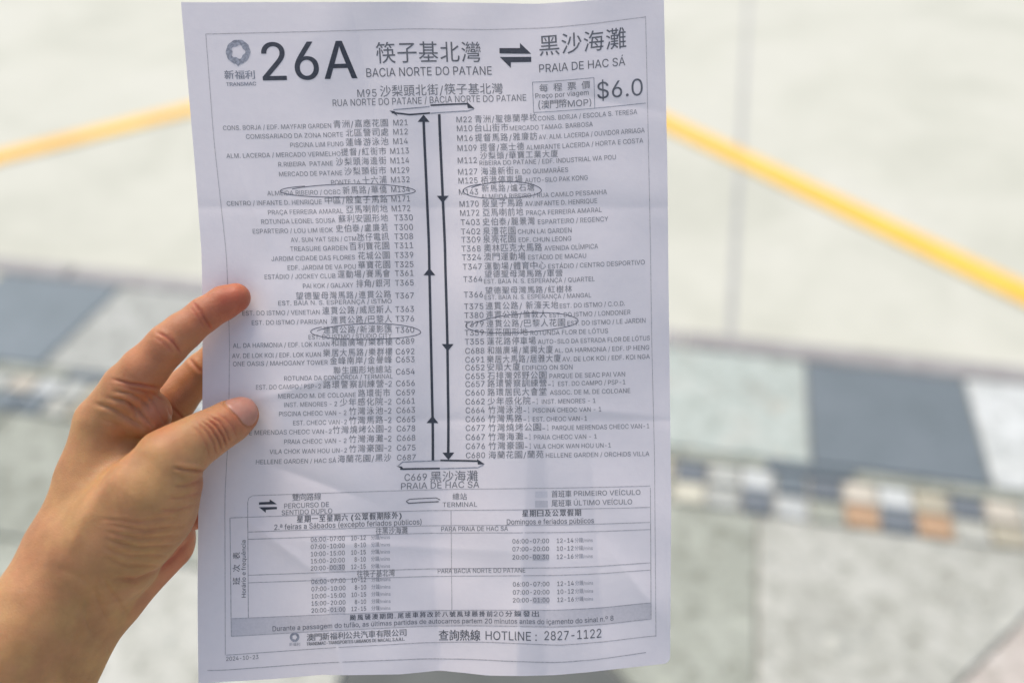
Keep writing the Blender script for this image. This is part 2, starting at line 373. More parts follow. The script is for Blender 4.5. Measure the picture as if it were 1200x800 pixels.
def glyphs(s, bold=0.0, space=1.0):
    """outlines of the lettering, filled by winding number (variable faces overlap their own strokes)"""
    if s in _cache: return _cache[s]
    cjk = any(ord(ch) > 0x2fff for ch in s)
    c = bpy.data.curves.new('lettering', 'FONT'); c.size = 1; c.resolution_u = 3
    c.body = s
    if cjk or not _font:
        pass
    else:
        c.font = _font; c.fill_mode = 'NONE'; c.body = s.replace('I', 'l').replace('Í', 'ĺ')
    o = bpy.data.objects.new('lettering', c); C.objects.link(o)
    dg = bpy.context.evaluated_depsgraph_get(); dg.update()
    me = bpy.data.meshes.new_from_object(o.evaluated_get(dg))
    v = np.empty(len(me.vertices) * 3); me.vertices.foreach_get('co', v); v = v.reshape(-1, 3)[:, :2].copy()
    if c.fill_mode == 'NONE':
        nx = {}
        for e in me.edges:
            a, b = e.vertices; nx.setdefault(a, []).append(b); nx.setdefault(b, []).append(a)
        seen = set(); loops = []
        for q in range(len(v)):
            if q in seen or q not in nx: continue
            l = [q]; seen.add(q); p = q
            while True:
                w = [x for x in nx[p] if x not in seen]
                if not w: break
                p = min(w) if p == q else w[0]; seen.add(p); l.append(p)
            loops.append(l)
        ed = [(l[i], l[(i + 1) % len(l)]) for l in loops for i in range(len(l))]
        ov, _, of, *_r = delaunay_2d_cdt([Vector(p) for p in v], ed, [], 0, 1e-6)
        ov = np.array([tuple(p) for p in ov]); cen = np.array([ov[list(f)].mean(0) for f in of])
        a = v[[e[0] for e in ed]]; b = v[[e[1] for e in ed]]; wn = np.zeros(len(cen))
        px_, py_ = cen[:, :1], cen[:, 1:]
        upw = (a[:, 1] <= py_) & (b[:, 1] > py_); dnw = (a[:, 1] > py_) & (b[:, 1] <= py_)
        side = (b[:, 0] - a[:, 0]) * (py_ - a[:, 1]) - (px_ - a[:, 0]) * (b[:, 1] - a[:, 1])
        wn = (upw & (side > 0)).sum(1) - (dnw & (side < 0)).sum(1).astype(int)
        f = [tuple(of[i]) for i in range(len(of)) if wn[i] != 0]; v = ov
    else:
        f = [tuple(p.vertices) for p in me.polygons]
    bpy.data.objects.remove(o); bpy.data.curves.remove(c); bpy.data.meshes.remove(me)
    _cache[s] = (v, f)
    return _cache[s]
CAP = 0.729                          # cap height of the built-in face at size 1
_cv, _ = glyphs('H'); CAP = _cv[:, 1].max() - _cv[:, 1].min()
def text(s, x0, x1, yb, h, cjk=False, bold=0.0, xa=None):
    """lettering between x0..x1 with its baseline at yb (measured at xa); h = cap height or character height"""
    v, f = glyphs(s)
    X0, Y0 = unwarp(x0, yb if xa is None else yb)
    X1, _ = unwarp(x1, yb)
    if xa is not None: _, Y0 = unwarp(xa, yb)
    w = v[:, 0].max() - v[:, 0].min()
    sx = (X1 - X0) / w
    sy = h / .87 if cjk else h / CAP
    yo = .04 if cjk else 0
    out = np.stack([X0 + (v[:, 0] - v[:, 0].min()) * sx, Y0 - (v[:, 1] + yo) * sy], 1)
    if bold > .003:                  # a second, slightly shifted impression thickens the strokes
        k0 = len(out); d = np.array([.9, .15]) if bold > .09 else np.array([.25 + min(bold, .03) * 8, 0.02])
        return np.concatenate([out, out + d]), list(f) + [tuple(i + k0 for i in q) for q in f]
    return out, f
def spaced(s, x0, x1, yb, h, bold=0.0, xa=None, wf=.92):
    """CJK characters set apart, each drawn at its own width"""
    n = len(s); res = []
    wts = [(.45 if ch in '/-().12．' else 1.0) if ch != ' ' else .3 for ch in s]
    tot = sum(wts); p = x0; unit = (x1 - x0) / tot
    for ch, w in zip(s, wts):
        cw = unit * w
        if ch != ' ':
            if ch in '/-()12':
                hh = h * .78
                m = .08 if ch in '12' else .16
                if ch == '-':
                    res.append(line([(p + cw * .15, yb - h * .33), (p + cw * .85, yb - h * .33)], .8))
                elif ch == '1': res.append(text(ch, p + cw * .34, p + cw * .66, yb, hh, False, bold, xa))
                else: res.append(text(ch, p + cw * m, p + cw * (1 - m), yb, hh, False, bold, xa))
            else:
                pad = cw * (1 - wf) / 2
                fill = .62 if ch == '．' else 1
                res.append(text(ch, p + pad + (cw * .3 if ch == '．' else 0), p + cw - pad - (cw * .3 if ch == '．' else 0), yb, h, True, bold, xa) if ch != '．' else rectm(p + cw * .35, yb - h * .45, p + cw * .6, yb - h * .3))
        p += cw
    return res
def line(pts, w, flat=False, step=6):
    P = [Vector(p if flat else unwarp(*p)) for p in pts]; Q = [P[0]]
    for a, b in zip(P, P[1:]):
        n = max(1, int((b - a).length / step))
        Q += [a.lerp(b, i / n) for i in range(1, n + 1)]
    v, f = [], []
    for i, p in enumerate(Q):
        d = (Q[min(i + 1, len(Q) - 1)] - Q[max(i - 1, 0)]).normalized(); nn = Vector((-d.y, d.x)) * w / 2
        v += [tuple(p + nn), tuple(p - nn)]
        if i: f.append((2 * i - 2, 2 * i - 1, 2 * i + 1, 2 * i))
    return np.array(v), f
def poly(pts):
    return np.array([unwarp(*p) for p in pts]), [tuple(range(len(pts)))]
def rectm(x0, y0, x1, y1, flat=False, step=1.5):
    (a, b), (c, d) = ((x0, y0), (x1, y1)) if flat else (unwarp(x0, y0), unwarp(x1, y1))
    nx = max(1, int((c - a) / step)); ny = max(1, int((d - b) / step)); v = []; f = []
    for j in range(ny + 1):
        for i in range(nx + 1): v.append((a + (c - a) * i / nx, b + (d - b) * j / ny))
    for j in range(ny):
        for i in range(nx):
            q = j * (nx + 1) + i; f.append((q, q + nx + 1, q + nx + 2, q + 1))
    return np.array(v), f

# header
put('route_number', [text('26A', 308, 418.2, 94.2, 44, xa=320, bold=.1)], M['ink_black'])
def ring(cx, cy, ro, ri, n=40, spikes=10):
    v = []; f = []
    for i in range(n):
        a = 2 * math.pi * i / n; rr = ri * (1 + .13 * math.cos(spikes * a / 2)); ro_ = ro * (1 + .02 * math.cos(spikes * a))
        v += [(cx + ro_ * math.cos(a), cy + ro_ * math.sin(a)), (cx + rr * math.cos(a), cy + rr * math.sin(a))]
        j = (i + 1) % n; f.append((2 * i, 2 * i + 1, 2 * j + 1, 2 * j))
    return np.array([unwarp(*p) for p in v]), f
put('logo', [ring(279, 61, 14.3, 7.6), poly([(275.5, 74), (282.5, 74), (279, 78)])], M['ink_soft'])
put('logo_lettering', spaced('新福利', 262.5, 299, 92.5, 9.6, .02) + [text('TRANSMAC', 265, 300, 101, 4.2, bold=.02)], M['ink_soft'])
put('destination_lettering', spaced('筷子基北灣', 440, 565, 72.3, 23.5, xa=500, wf=.9) + [text('BACIA NORTE DO PATANE', 429.5, 576.5, 90.2, 10, xa=440)], M['ink_dark'])
put('destination_lettering', spaced('黑沙海灘', 631, 735.5, 64.2, 23.5, xa=640, wf=.9) + [text('PRAIA DE HAC SÁ', 632, 733, 85.2, 9.7, xa=632)], M['ink_dark'])
put('two_way_arrow', [poly([(585.3, 62.8), (585.3, 56.6), (609.3, 56.6), (609.3, 50.6), (622.5, 63.3)]), poly([(622.5, 66.8), (622.5, 72.8), (598.6, 73.2), (598.6, 79.8), (585.6, 67)])], M['ink_black'])
put('terminal_lettering', [text('M95', 419, 441.5, 114, 8.8, xa=420)] + spaced('沙梨頭北街/筷子基北灣', 445, 590, 112.2, 12.6, xa=480) + [text('RUA NORTE DO PATANE / BACIA NORTE DO PATANE', 390, 617, 124.6, 7.8, xa=395)], M['ink_mid'])
put('fare_box', [line(p, .7) for p in ([(624, 96.5), (660, 94.4), (696, 91.2)], [(624, 96.5), (625.3, 132)], [(625.3, 132), (697, 127)], [(696, 91.2), (697, 127)], [(697, 127), (757, 121)])], M['ink_soft'])
put('fare_lettering', spaced('每程票價', 629, 695, 106.6, 9, xa=650, wf=.62) + [text('Preço por viagem', 627.5, 690, 115.2, 5.9, xa=632)] + [text('(', 631, 633.5, 126.2, 9, xa=650)] + spaced('澳門幣', 634, 665, 126.4, 9.6, xa=650) + [text('MOP)', 665.5, 693, 124.5, 7.6, xa=680)], M['ink_mid'])
put('fare_amount', [text('$6.0', 700, 753.5, 115.6, 19.5, xa=705)], M['ink_dark'])

# the double line of the route with its arrow heads
UPL = [(496.3, 137), (498.5, 190), (500.7, 240), (503, 310), (504.7, 390), (506.4, 468), (507.3, 540)]
DNL = [(514.7, 134), (517, 190), (519.2, 240), (521.8, 310), (524, 390), (525, 460), (525.2, 533)]
put('route_line', [line(UPL, 3.0), line(DNL, 3.0)], M['ink_black'])
hd = [poly([(x, y - 4), (x + 7, y + 4.5), (x - 7, y + 4.5)]) for x, y in ((496.4, 138.5), (503.2, 318), (506.8, 491))] + \
     [poly([(x, y + 4), (x - 7, y - 4.5), (x + 7, y - 4.5)]) for x, y in ((518.8, 234), (524.6, 407.5), (525.4, 534.5))]
for h_ in hd: put('route_arrowhead', [h_], M['ink_black'])
put('terminal_bar', [line([(459, 132), (480, 134.5), (504, 132.6)], 1.9), poly([(456, 129.6), (462.5, 130.5), (466, 136.3)]), line([(504.5, 123.6), (548, 121.8)], 1.9), poly([(547, 119.5), (556.5, 127.6), (548, 126.6)])], M['ink_black'])
put('terminal_bar', [line([(461, 128.8), (503.5, 125)], 1.2), line([(504.5, 133), (548, 130.2), (555, 128)], 1.2)], M['ink_soft'])
put('terminal_bar', [line([(469, 549.3), (515.5, 548.6)], 2.1), poly([(464.5, 545.6), (471, 546.4), (474, 550.6)]), line([(516, 539.2), (560, 540)], 2.1), poly([(559, 537.4), (568, 543.6), (560, 544)])], M['ink_black'])
put('terminal_bar', [line([(467, 545), (472, 541), (515.5, 539.4)], 1.2), line([(516, 549), (560, 547.6), (566.5, 544.4)], 1.2)], M['ink_soft'])
put('terminal_lettering', [text('C669', 474, 500, 563.2, 8.7, xa=475)] + spaced('黑沙海灘', 503.5, 560.5, 563.6, 12.3, xa=510) + [text('PRAIA DE HAC SÁ', 470, 561.5, 573, 7.8, xa=472)], M['ink_mid'])

# stops, left column: (code, baseline at code, [latin, x0, x1], [cjk, x0, x1])
LEFT = [('M21', 147, 'CONS. BORJA / EDF. MAYFAIR GARDEN', 261, 388, '青洲/嘉應花園', 390, 455.5),
('M12', 157.7, 'COMISSARIADO DA ZONA NORTE', 288, 402, '北區警司處', 404.5, 456),
('M14', 168.7, 'PISCINA LIM FUNG', 340, 402.5, '蓮峰游泳池', 404.5, 456),
('M113', 180, 'ALM. LACERDA / MERCADO VERMELHO', 265, 399, '提督/紅街市', 399, 453.5),
('M114', 191.2, 'R.RIBEIRA  PATANE', 326, 390, '沙梨頭海邊街', 393, 453.5),
('M129', 202.7, 'MERCADO DE PATANE', 327, 401, '沙梨頭街市', 403, 453.5),
('M132', 213.7, 'PONTE 16', 388, 422, '十六浦', 424, 454),
('M134', 225, 'ALMEIDA RIBEIRO / OCBC', 313, 399, '新馬路/華僑', 401, 454),
('M171', 236.2, 'CENTRO / INFANTE D. HENRIQUE', 265.5, 377, '中區/殷皇子馬路', 380, 455),
('M172', 247.5, 'PRAÇA FERREIRA AMARAL', 314, 402, '亞馬喇前地', 405, 455),
('T330', 258.3, 'ROTUNDA LEONEL SOUSA', 306, 393, '蘇利安圓形地', 396, 455.5),
('T300', 269.5, 'ESPARTEIRO / LOU LIM IEOK', 296, 390, '史伯泰/盧廉若', 393, 455.5),
('T308', 280.3, 'AV. SUN YAT SEN / CTM', 340.6, 417.5, '氹仔電訊', 418, 456.5),
('T311', 290.9, 'TREASURE GARDEN', 340, 407, '百利寶花園', 409, 457),
('T339', 302.1, 'JARDIM CIDADE DAS FLORES', 318, 416, '花城公園', 419, 457.5),
('T325', 313, 'EDF. JARDIM DE VA POU', 337, 417, '華寶花園', 419, 458),
('T361', 323.3, 'ESTÁDIO / JOCKEY CLUB', 310, 393, '運動場/賽馬會', 395, 457.8),
('T365', 334.6, 'PAI KOK / GALAXY', 355, 414, '排角/銀河', 417, 458),
('T363', 365.4, 'EST. DO ISTMO / VENETIAN', 284, 374.5, '連貫公路/威尼斯人', 377, 460),
('T376', 376.6, 'EST. DO ISTMO / PARISIAN', 295, 383, '連貫公路/巴黎人', 387, 460),
('C689', 403, 'AL. DA HARMONIA / EDF. LOK KUAN', 273, 386, '和諧廣場/樂群樓', 387.5, 460.5),
('C692', 414.9, 'AV. DE LOK KOI / EDF. LOK KUAN', 272, 376, '樂居大馬路/樂群樓', 378, 460.5),
('C653', 424.3, 'ONE OASIS / MAHOGANY TOWER', 273, 384, '金峰南岸/金譽峰', 386, 460),
('C656', 452.1, 'EST. DO CAMPO / PSP-2', 300, 376, '路環警察訓練營-2', 378, 459.5),
('C659', 462.9, 'MERCADO M. DE COLOANE', 326, 417, '路環街市', 419, 458),
('C661', 473, 'INST. MENORES - 2', 333, 395, '少年感化院-2', 397.5, 459),
('C663', 483.6, 'PISCINA CHEOC VAN - 2', 327, 406, '竹灣泳池-2', 408, 459),
('C665', 494.4, 'EST. CHEOC VAN-2', 343.5, 406.5, '竹灣馬路-2', 408, 459),
('C678', 505, 'PARQUE MERENDAS CHEOC VAN-2', 268, 388.5, '竹灣燒烤公園-2', 389, 459),
('C668', 516.2, 'PRAIA CHEOC VAN - 2', 333, 406, '竹灣海灘-2', 408, 459),
('C675', 527.5, 'VILA CHOK WAN HOU UN-2', 316, 406.5, '竹灣豪園-2', 408, 459),
('C687', 538.9, 'HELLENE GARDEN / HAC SÁ', 300, 394, '海蘭花園/黑沙', 395, 459)]
LEFT2 = [('T367', 349.6, 'EST. BAIA N. S. ESPERANÇA / ISTMO', 326, 459, 355.2, '望德聖母灣馬路/連貫公路', 346, 459, 348.4),
('T360', 389.7, 'EST. DO ISTMO / STUDIO CITY', 361.5, 459, 395.4, '連貫公路/新濠影匯', 378, 460, 388.8),
('C654', 438.5, 'ROTUNDA DA CONCÓRDIA / TERMINAL', 333, 460, 443.2, '聯生圓形地總站', 390, 459.5, 436.2)]
def code_x(c, y):
    if len(c) == 3: return 461, 478
    a = 457.5 + (y - 180) * .026 if y < 250 else 462.2 + (y - 258) * .0105
    return a, a + 21.8
def rowput(parts_code, lat, cj):
    put('stop_code', parts_code, M['ink_mid'])
    put('stop_name', lat + cj, M['ink_stop'])
for c, y, la, a0, a1, cj, b0, b1 in LEFT:
    k0, k1 = code_x(c, y)
    rowput([text(c, k0, k1, y, 6.7, xa=475)], [text(la, a0, a1, y + .6, 5.3, xa=475)], spaced(cj, b0, b1, y + .4, 8.6, xa=475, wf=.86))
for c, y, la, a0, a1, yl, cj, b0, b1, yc in LEFT2:
    k0, k1 = code_x(c, y)
    rowput([text(c, k0, k1, y, 6.7, xa=475)], [text(la, a0, a1, yl, 5.2, xa=459)], spaced(cj, b0, b1, yc, 8.4, xa=459, wf=.86))
RIGHT = [('M22', 143.4, 535, 'CONS. BORJA / ESCOLA S. TERESA', 630.5, 747, '青洲/聖德蘭學校', 555.6, 630),
('M10', 153.8, 535.6, 'MERCADO TAMAG. BARBOSA', 597.5, 695, '台山街市', 555.6, 596.7),
('M16', 165.2, 536, 'AV. ALM. LACERDA / OUVIDOR ARRIAGA', 631.5, 755.7, '提督馬路/雅廉訪', 556, 630.5),
('M109', 176.8, 536.3, 'ALMIRANTE LACERDA / HORTA E COSTA', 617, 754, '提督/高士德', 562, 615),
('M127', 204.6, 537, 'R. DO GUIMARÃES', 604, 666, '海邊新街', 563, 602.7),
('M125', 215, 537.4, 'AUTO-SILO PAK KONG', 615.5, 689, '栢港停車場', 563, 613),
('M170', 242.3, 538.7, 'AV.INFANTE D. HENRIQUE', 615.5, 700, '殷皇子馬路', 564.5, 613.6),
('M172', 252.9, 539.4, 'PRAÇA FERREIRA AMARAL', 616.7, 705.4, '亞馬喇前地', 565, 614),
('T403', 263.8, 540, 'ESPARTEIRO / REGENCY', 630.5, 713, '史伯泰/麗景灣', 565, 627.6),
('T402', 274.7, 540.4, 'CHUN LAI GARDEN', 607, 670, '泉澧花園', 565.3, 605),
('T309', 284.3, 540.8, 'EDF. CHUN LEONG', 608, 669.6, '泉亮花園', 565.6, 605),
('T368', 294.7, 541, 'AVENIDA OLÍMPICA', 638, 701, '奧林匹克大馬路', 566.5, 636),
('T324', 304.9, 541.4, 'ESTÁDIO DE MACAU', 619, 687, '澳門運動場', 566.5, 616.5),
('T347', 315.9, 542.3, 'ESTÁDIO / CENTRO DESPORTIVO', 642.6, 755.7, '運動場/體育中心', 567.2, 640.5),
('T375', 362.3, 544, 'EST. DO ISTMO / C.O.D.', 656, 732.5, '連貫公路/ 新濠天地', 568.4, 655),
('T380', 372.7, 544.2, 'EST. DO ISTMO / LONDONER', 644, 739, '連貫公路/倫敦人', 569, 641.5),
('T379', 383, 544.4, 'EST. DO ISTMO / LE JARDIN', 665, 756.6, '連貫公路/巴黎人花園', 569.3, 663),
('T359', 393.2, 544.6, 'ROTUNDA FLOR DE LÓTUS', 621.6, 712.7, '蓮花圓形地', 569.3, 619),
('T355', 403.6, 544.8, 'AUTO-SILO DA ESTRADA FLOR DE LÓTUS', 630.5, 761.7, '蓮花路停車場', 570, 628.6),
('C688', 414.3, 545.2, 'AL. DA HARMONIA / EDF. IP HENG', 650, 761, '和諧廣場/業興大廈', 570.4, 648.5),
('C691', 424.7, 545.2, 'AV. DE LOK KOI / EDF. KOI NGA', 659, 761.7, '樂居大馬路/居雅大廈', 570, 657.8),
('C652', 433.9, 545.3, 'EDIFICIO ON SON', 612, 671, '安順大廈', 570, 610),
('C655', 444, 545.4, 'PARQUE DE SEAC PAI VAN', 644, 732.7, '石排灣郊野公園', 570.5, 641.3),
('C657', 453.2, 545.4, 'EST. DO CAMPO / PSP-1', 654, 733, '路環警察訓練營-1', 570.5, 650.5),
('C660', 463.3, 545.5, 'ASSOC. DE M. DE COLOANE', 644.5, 738.8, '路環居民大會堂', 570.5, 641.3),
('C662', 473.7, 545.5, 'INST. MENORES - 1', 635, 698, '少年感化院-1', 570.5, 632),
('C664', 483.9, 545.6, 'PISCINA CHEOC VAN - 1', 624.5, 704.7, '竹灣泳池-1', 571.3, 622),
('C666', 494.2, 545.6, 'EST. CHEOC VAN-1', 624.5, 688, '竹灣馬路-1', 571.3, 622),
('C677', 504.6, 545.7, 'PARQUE MERENDAS CHEOC VAN-1', 647, 761, '竹灣燒烤公園-1', 571.3, 644.4),
('C667', 515.3, 545.7, 'PRAIA CHEOC VAN - 1', 625.7, 699.5, '竹灣海灘-1', 571.3, 623.5),
('C676', 525.9, 545.8, 'VILA CHOK WAN HOU UN-1', 625.2, 716, '竹灣豪園-1', 571.6, 623.8),
('C680', 536.5, 545.9, 'HELLENE GARDEN / ORCHIDS VILLA', 639.7, 761, '海蘭花園/蘭苑', 571.8, 637.7)]
RIGHT2 = [('M112', 191.3, 536.6, 'RIBEIRA DO PATANE / EDF. INDUSTRIAL WA POU', 562, 722, 193.7, '沙梨頭/華寶工業大廈', 562, 654.7, 186.4),
('M143', 228.3, 538, 'ALMEIDA RIBEIRO / RUA CAMILO PESSANHA', 564, 711.5, 232.9, '新馬路/爐石塘', 564, 627, 224.6),
('T364', 330.4, 543, 'EST. BAIA N. S. ESPERANÇA / QUARTEL', 567.2, 697, 332.3, '望德聖母灣馬路/軍營', 567.2, 660, 325),
('T366', 348.5, 543.6, 'EST. BAIA N. S. ESPERANÇA / MANGAL', 568, 693, 351, '望德聖母灣馬路/紅樹林', 568, 671, 344)]
for c, y, k0, la, a0, a1, cj, b0, b1 in RIGHT:
    k1 = k0 + (18 if len(c) == 3 else 22.4)
    rowput([text(c, k0, k1, y, 6.7, xa=548)], [text(la, a0, a1, y + .3, 5.3, xa=556)], spaced(cj, b0, b1, y + .3, 8.6, xa=556, wf=.86))
for c, y, k0, la, a0, a1, yl, cj, b0, b1, yc in RIGHT2:
    rowput([text(c, k0, k0 + 22.4, y, 6.7, xa=548)], [text(la, a0, a1, yl, 5.2, xa=566)], spaced(cj, b0, b1, yc, 8.0, xa=566, wf=.86))

# pen circles
def scribble(cx, cy, rx, ry, ph, rot=0, over=.5, wob=.05):
    pts = []; n = 72
    for i in range(int(n * (1 + over / 6.28)) + 1):
        a = ph + 2 * math.pi * i / n; q = 1 + wob * math.sin(2.3 * a + ph) + .035 * (i / n)
        x = rx * q * math.cos(a); y = ry * q * math.sin(a) * (1 + .1 * math.sin(a * 1.5))
        pts.append((cx + x * math.cos(rot) - y * math.sin(rot), cy + x * math.sin(rot) + y * math.cos(rot)))
    return line(pts, .75, step=3)
for a in ((410, 224, 78, 7.4, 3.6, -.01), (430.5, 389, 64, 8.8, 3.4, -.01), (590, 223.5, 45, 9.4, 3.7, -.03), (613.5, 379, 66, 10.4, 3.2, -.06)):
    put('pen_circle', [scribble(*a)], M['pen'], 'hand-drawn pen circle round one stop')

# hairline frames and the timetable box
fr = [line([(241, 40), (360, 37.3), (495, 34), (587, 34.5), (650, 32), (700, 27.3), (756.4, 20)], .7),
      line([(265, 767), (380, 759), (509, 752.2), (575, 752), (659, 755.2), (700, 752), (768.6, 744.5)], .75),
      line([(243, 785), (359, 777.4), (509, 771.4), (575, 773), (650, 775.6), (700, 772), (757, 764)], .8)]
Yt = unwarp(243, 40)[1]; Yb = unwarp(265, 767)[1]
fr += [line([(265, Yt), (265, Yb)], .6, True), line([(765, Yt), (765, Yb)], .6, True)]
put('page_frame', fr, M['ink_line'])
def hl(y_left, y_right, xa=270, xb=762.3, w=.75):
    X0, Y0 = unwarp(xa, y_left); X1, Y1 = unwarp(xb, y_right)
    return line([(X0, Y0), (X1, Y1)], w, True)
tb = [hl(606.5, 594), hl(623, 611.6, 290.5), hl(631.6, 620, 290.5), hl(673.6, 659, 290.5), hl(682.4, 667.4, 290.5), hl(724.5, 706, 270), hl(745, 725, 271)]
tb += [line([(269.5, 606.5), (271, 745)], .8), line([(290.3, 588), (291, 724)], .8), line([(762.2, 571), (763, 725)], .8), line([(528.5, 598), (529.5, 714)], .7),
       line([(290.3, 588), (291.6, 583.2), (296, 580.4), (380, 577.5), (500, 573.6), (560, 572.6), (700, 570.6), (762, 569)], .7)]
put('table_ruling', tb, M['ink_line'])
LIFT = .08
X0, Y0 = unwarp(271, 725); X1, Y1 = unwarp(271, 744.6); XR, _ = unwarp(762.4, 716)
put('tinted_band', [rectm(X0, Y0, XR, Y1, True)], M['tint'])
for q in [rectm(627, 575.4, 641.5, 582.4)] + [rectm(364.3, y - 7, 383, y + 1) for y in (634, 683.3)]: put('tint_swatch', [q], M['tint_light'])
for q in [rectm(627, 586.4, 642, 594)] + [rectm(x, y - 6.6, x + w, y + 1) for x, y, w in ((385.5, 667.6, 18.5), (385.5, 717, 19), (624, 655.4, 19.5), (624, 705.6, 19.5))]: put('tint_swatch', [q], M['tint'])
LIFT = .15
put('two_way_arrow', [poly([(303.5, 591), (303.5, 588.2), (316, 587.6), (316, 584.6), (324.5, 590.4)]), poly([(324.5, 593.6), (324.5, 596.2), (311.5, 597), (311.5, 600.4), (303.5, 594)])], M['ink_black'])
put('legend_lettering', spaced('雙向路線', 342, 376.5, 586, 8.4, xa=350) + [text('PERCURSO DE', 333, 385.5, 595.2, 5.9, xa=340), text('SENTIDO DUPLO', 330, 389.2, 602.8, 5.6, xa=340)], M['ink_mid'])
put('terminal_bar', [line([(476, 587), (479, 589.4), (514, 587.4)], 1.3), line([(476, 587), (480, 584.6), (511, 583), (515.8, 585.4)], 1.0)], M['ink_dark'])
put('legend_lettering', spaced('總站', 530, 547.5, 585, 7.8) + [text('TERMINAL', 518.6, 559.2, 593.7, 5.5)], M['ink_mid'])
put('legend_lettering', spaced('首班車', 646, 670, 582, 8, xa=655) + [text('PRIMEIRO VEÍCULO', 672.5, 750.5, 580.6, 6, xa=680)] + spaced('尾班車', 646, 670, 593, 8, xa=655) + [text('ÚLTIMO VEÍCULO', 672.5, 740.8, 591.6, 6, xa=680)], M['ink_mid'])
put('table_heading', spaced('星期一至星期六 (公眾假期除外)', 347, 471, 609.6, 7.8, .006, xa=400, wf=.82) + [text('2.ª feiras a Sábados (excepto feriados públicos)', 321.5, 494, 619.4, 6.2, xa=350)], M['ink_dark'])
put('table_heading', spaced('星期日及公眾假期', 611, 681.5, 604.4, 7.6, .006, xa=640, wf=.82) + [text('Domingos e feriados públicos', 594, 696, 613.6, 6, xa=640)], M['ink_dark'])
put('direction_lettering', spaced('往黑沙海灘', 440, 478, 625, 7.8, xa=460) + [text('PARA PRAIA DE HAC SÁ', 517, 595.3, 622, 5.3, xa=530)], M['ink_mid'])
put('direction_lettering', spaced('往筷子基北灣', 418, 463, 675, 7.8, xa=440) + [text('PARA BACIA NORTE DO PATANE', 513, 615.6, 671, 5.4, xa=530)], M['ink_mid'])
def times(rows, ys, xt, xf, xm):
    for (t, f), y in zip(rows, ys):
        f0 = xf[0] if len(f) == 5 else xf[0] + 4
        put('time_row', [text(t, xt[0], xt[1], y, 5.2, xa=xt[0] + 10), text(f, f0, xf[1], y, 5.2, xa=xt[0] + 10)], M['ink_dark'])
        put('minutes_lettering', spaced('分鐘', xm[0], xm[0] + 10, y, 5.4, xa=xt[0] + 10) + [text('/mins', xm[0] + 10, xm[1], y, 3.8, xa=xt[0] + 10)], M['ink_soft'])
A = [('06:00-07:00', '10-12'), ('07:00-10:00', '8-10'), ('10:00-15:00', '10-15'), ('15:00-20:00', '8-10')]
times(A + [('20:00-00:30', '12-15')], (634, 642.5, 651, 659.3, 667.7), (364.2, 404), (411.5, 428.6), (434.6, 457))
times(A + [('20:00-01:00', '12-15')], (683.3, 692, 700.4, 708.8, 717), (365, 404.8), (411.8, 429), (435, 457.6))
B = [('06:00-07:00', '12-14'), ('07:00-20:00', '10-12')]
times(B + [('20:00-00:30', '12-16')], (636.2, 645.4, 655), (600.5, 643.4), (652.4, 672), (673.4, 694.6))
times(B + [('20:00-01:00', '12-16')], (686.6, 696, 705.2), (601, 643.8), (653, 672.4), (673.8, 695))
put('notice_lettering', spaced('颱風襲澳期間．尾班車將改於八號風球懸掛前', 409, 578, 726, 7.0, .004, xa=415, wf=.78) + [text('20', 578.5, 590, 721.5, 6, xa=584)] + spaced('分鐘發出', 591, 632.5, 721.6, 7.0, .004, xa=600, wf=.78)
    + [text('Durante a passagem do tufão, as últimas partidas de autocarros partem 20 minutos antes do içamento do sinal n.º 8', 319.4, 719, 738.8, 6, xa=325)], M['ink_dark'])
put('logo', [ring(345.2, 746, 5.6, 2.7, 24)], M['ink_soft'])
put('logo_lettering', spaced('新福利', 338.8, 351.8, 756.2, 3.8), M['ink_soft'])
put('company_lettering', spaced('澳門新福利公共汽車有限公司', 359, 476.5, 749.6, 8.6, .004, xa=370) + [text('TRANSMAC-TRANSPORTES URBANOS DE MACAU, S.A.R.L.', 359, 474, 755.6, 3.9, xa=365, bold=.01)], M['ink_mid'])
put('hotline_lettering', spaced('查詢熱線', 513.5, 563, 749.4, 12.4, .008, xa=530) + [text('HOTLINE :', 569, 629, 749, 10.2, xa=575), text('2827-1122', 638, 704.8, 749.6, 10.4, xa=645)], M['ink_dark'])
put('print_date', [text('2024-10-23', 265, 302.8, 773.6, 4.8, xa=270)], M['ink_mid'])
def vtext(chars, x, ys, h, cjk=True):
    res = []
    for s, (ya, yb_) in zip(chars, ys):
        v, f = glyphs(s, .01 if cjk else 0)
        w = v[:, 0].max() - v[:, 0].min()
        X, Ya = unwarp(x, ya); _, Yb_ = unwarp(x, yb_)
        sc_ = h / (.87 if cjk else CAP)
        res.append((np.stack([X - (v[:, 1] + (.04 if cjk else 0)) * sc_, Ya + (v[:, 0] - v[:, 0].min()) * (Yb_ - Ya) / w], 1), [q for q in f]))
    return res
put('side_heading', vtext('班次表', 281, ((684.5, 676), (669.5, 661), (654.5, 646.5)), 8.2) + vtext(['Horário e frequência'], 288, ((699.5, 632.5),), 4.8, False), M['ink_dark'])

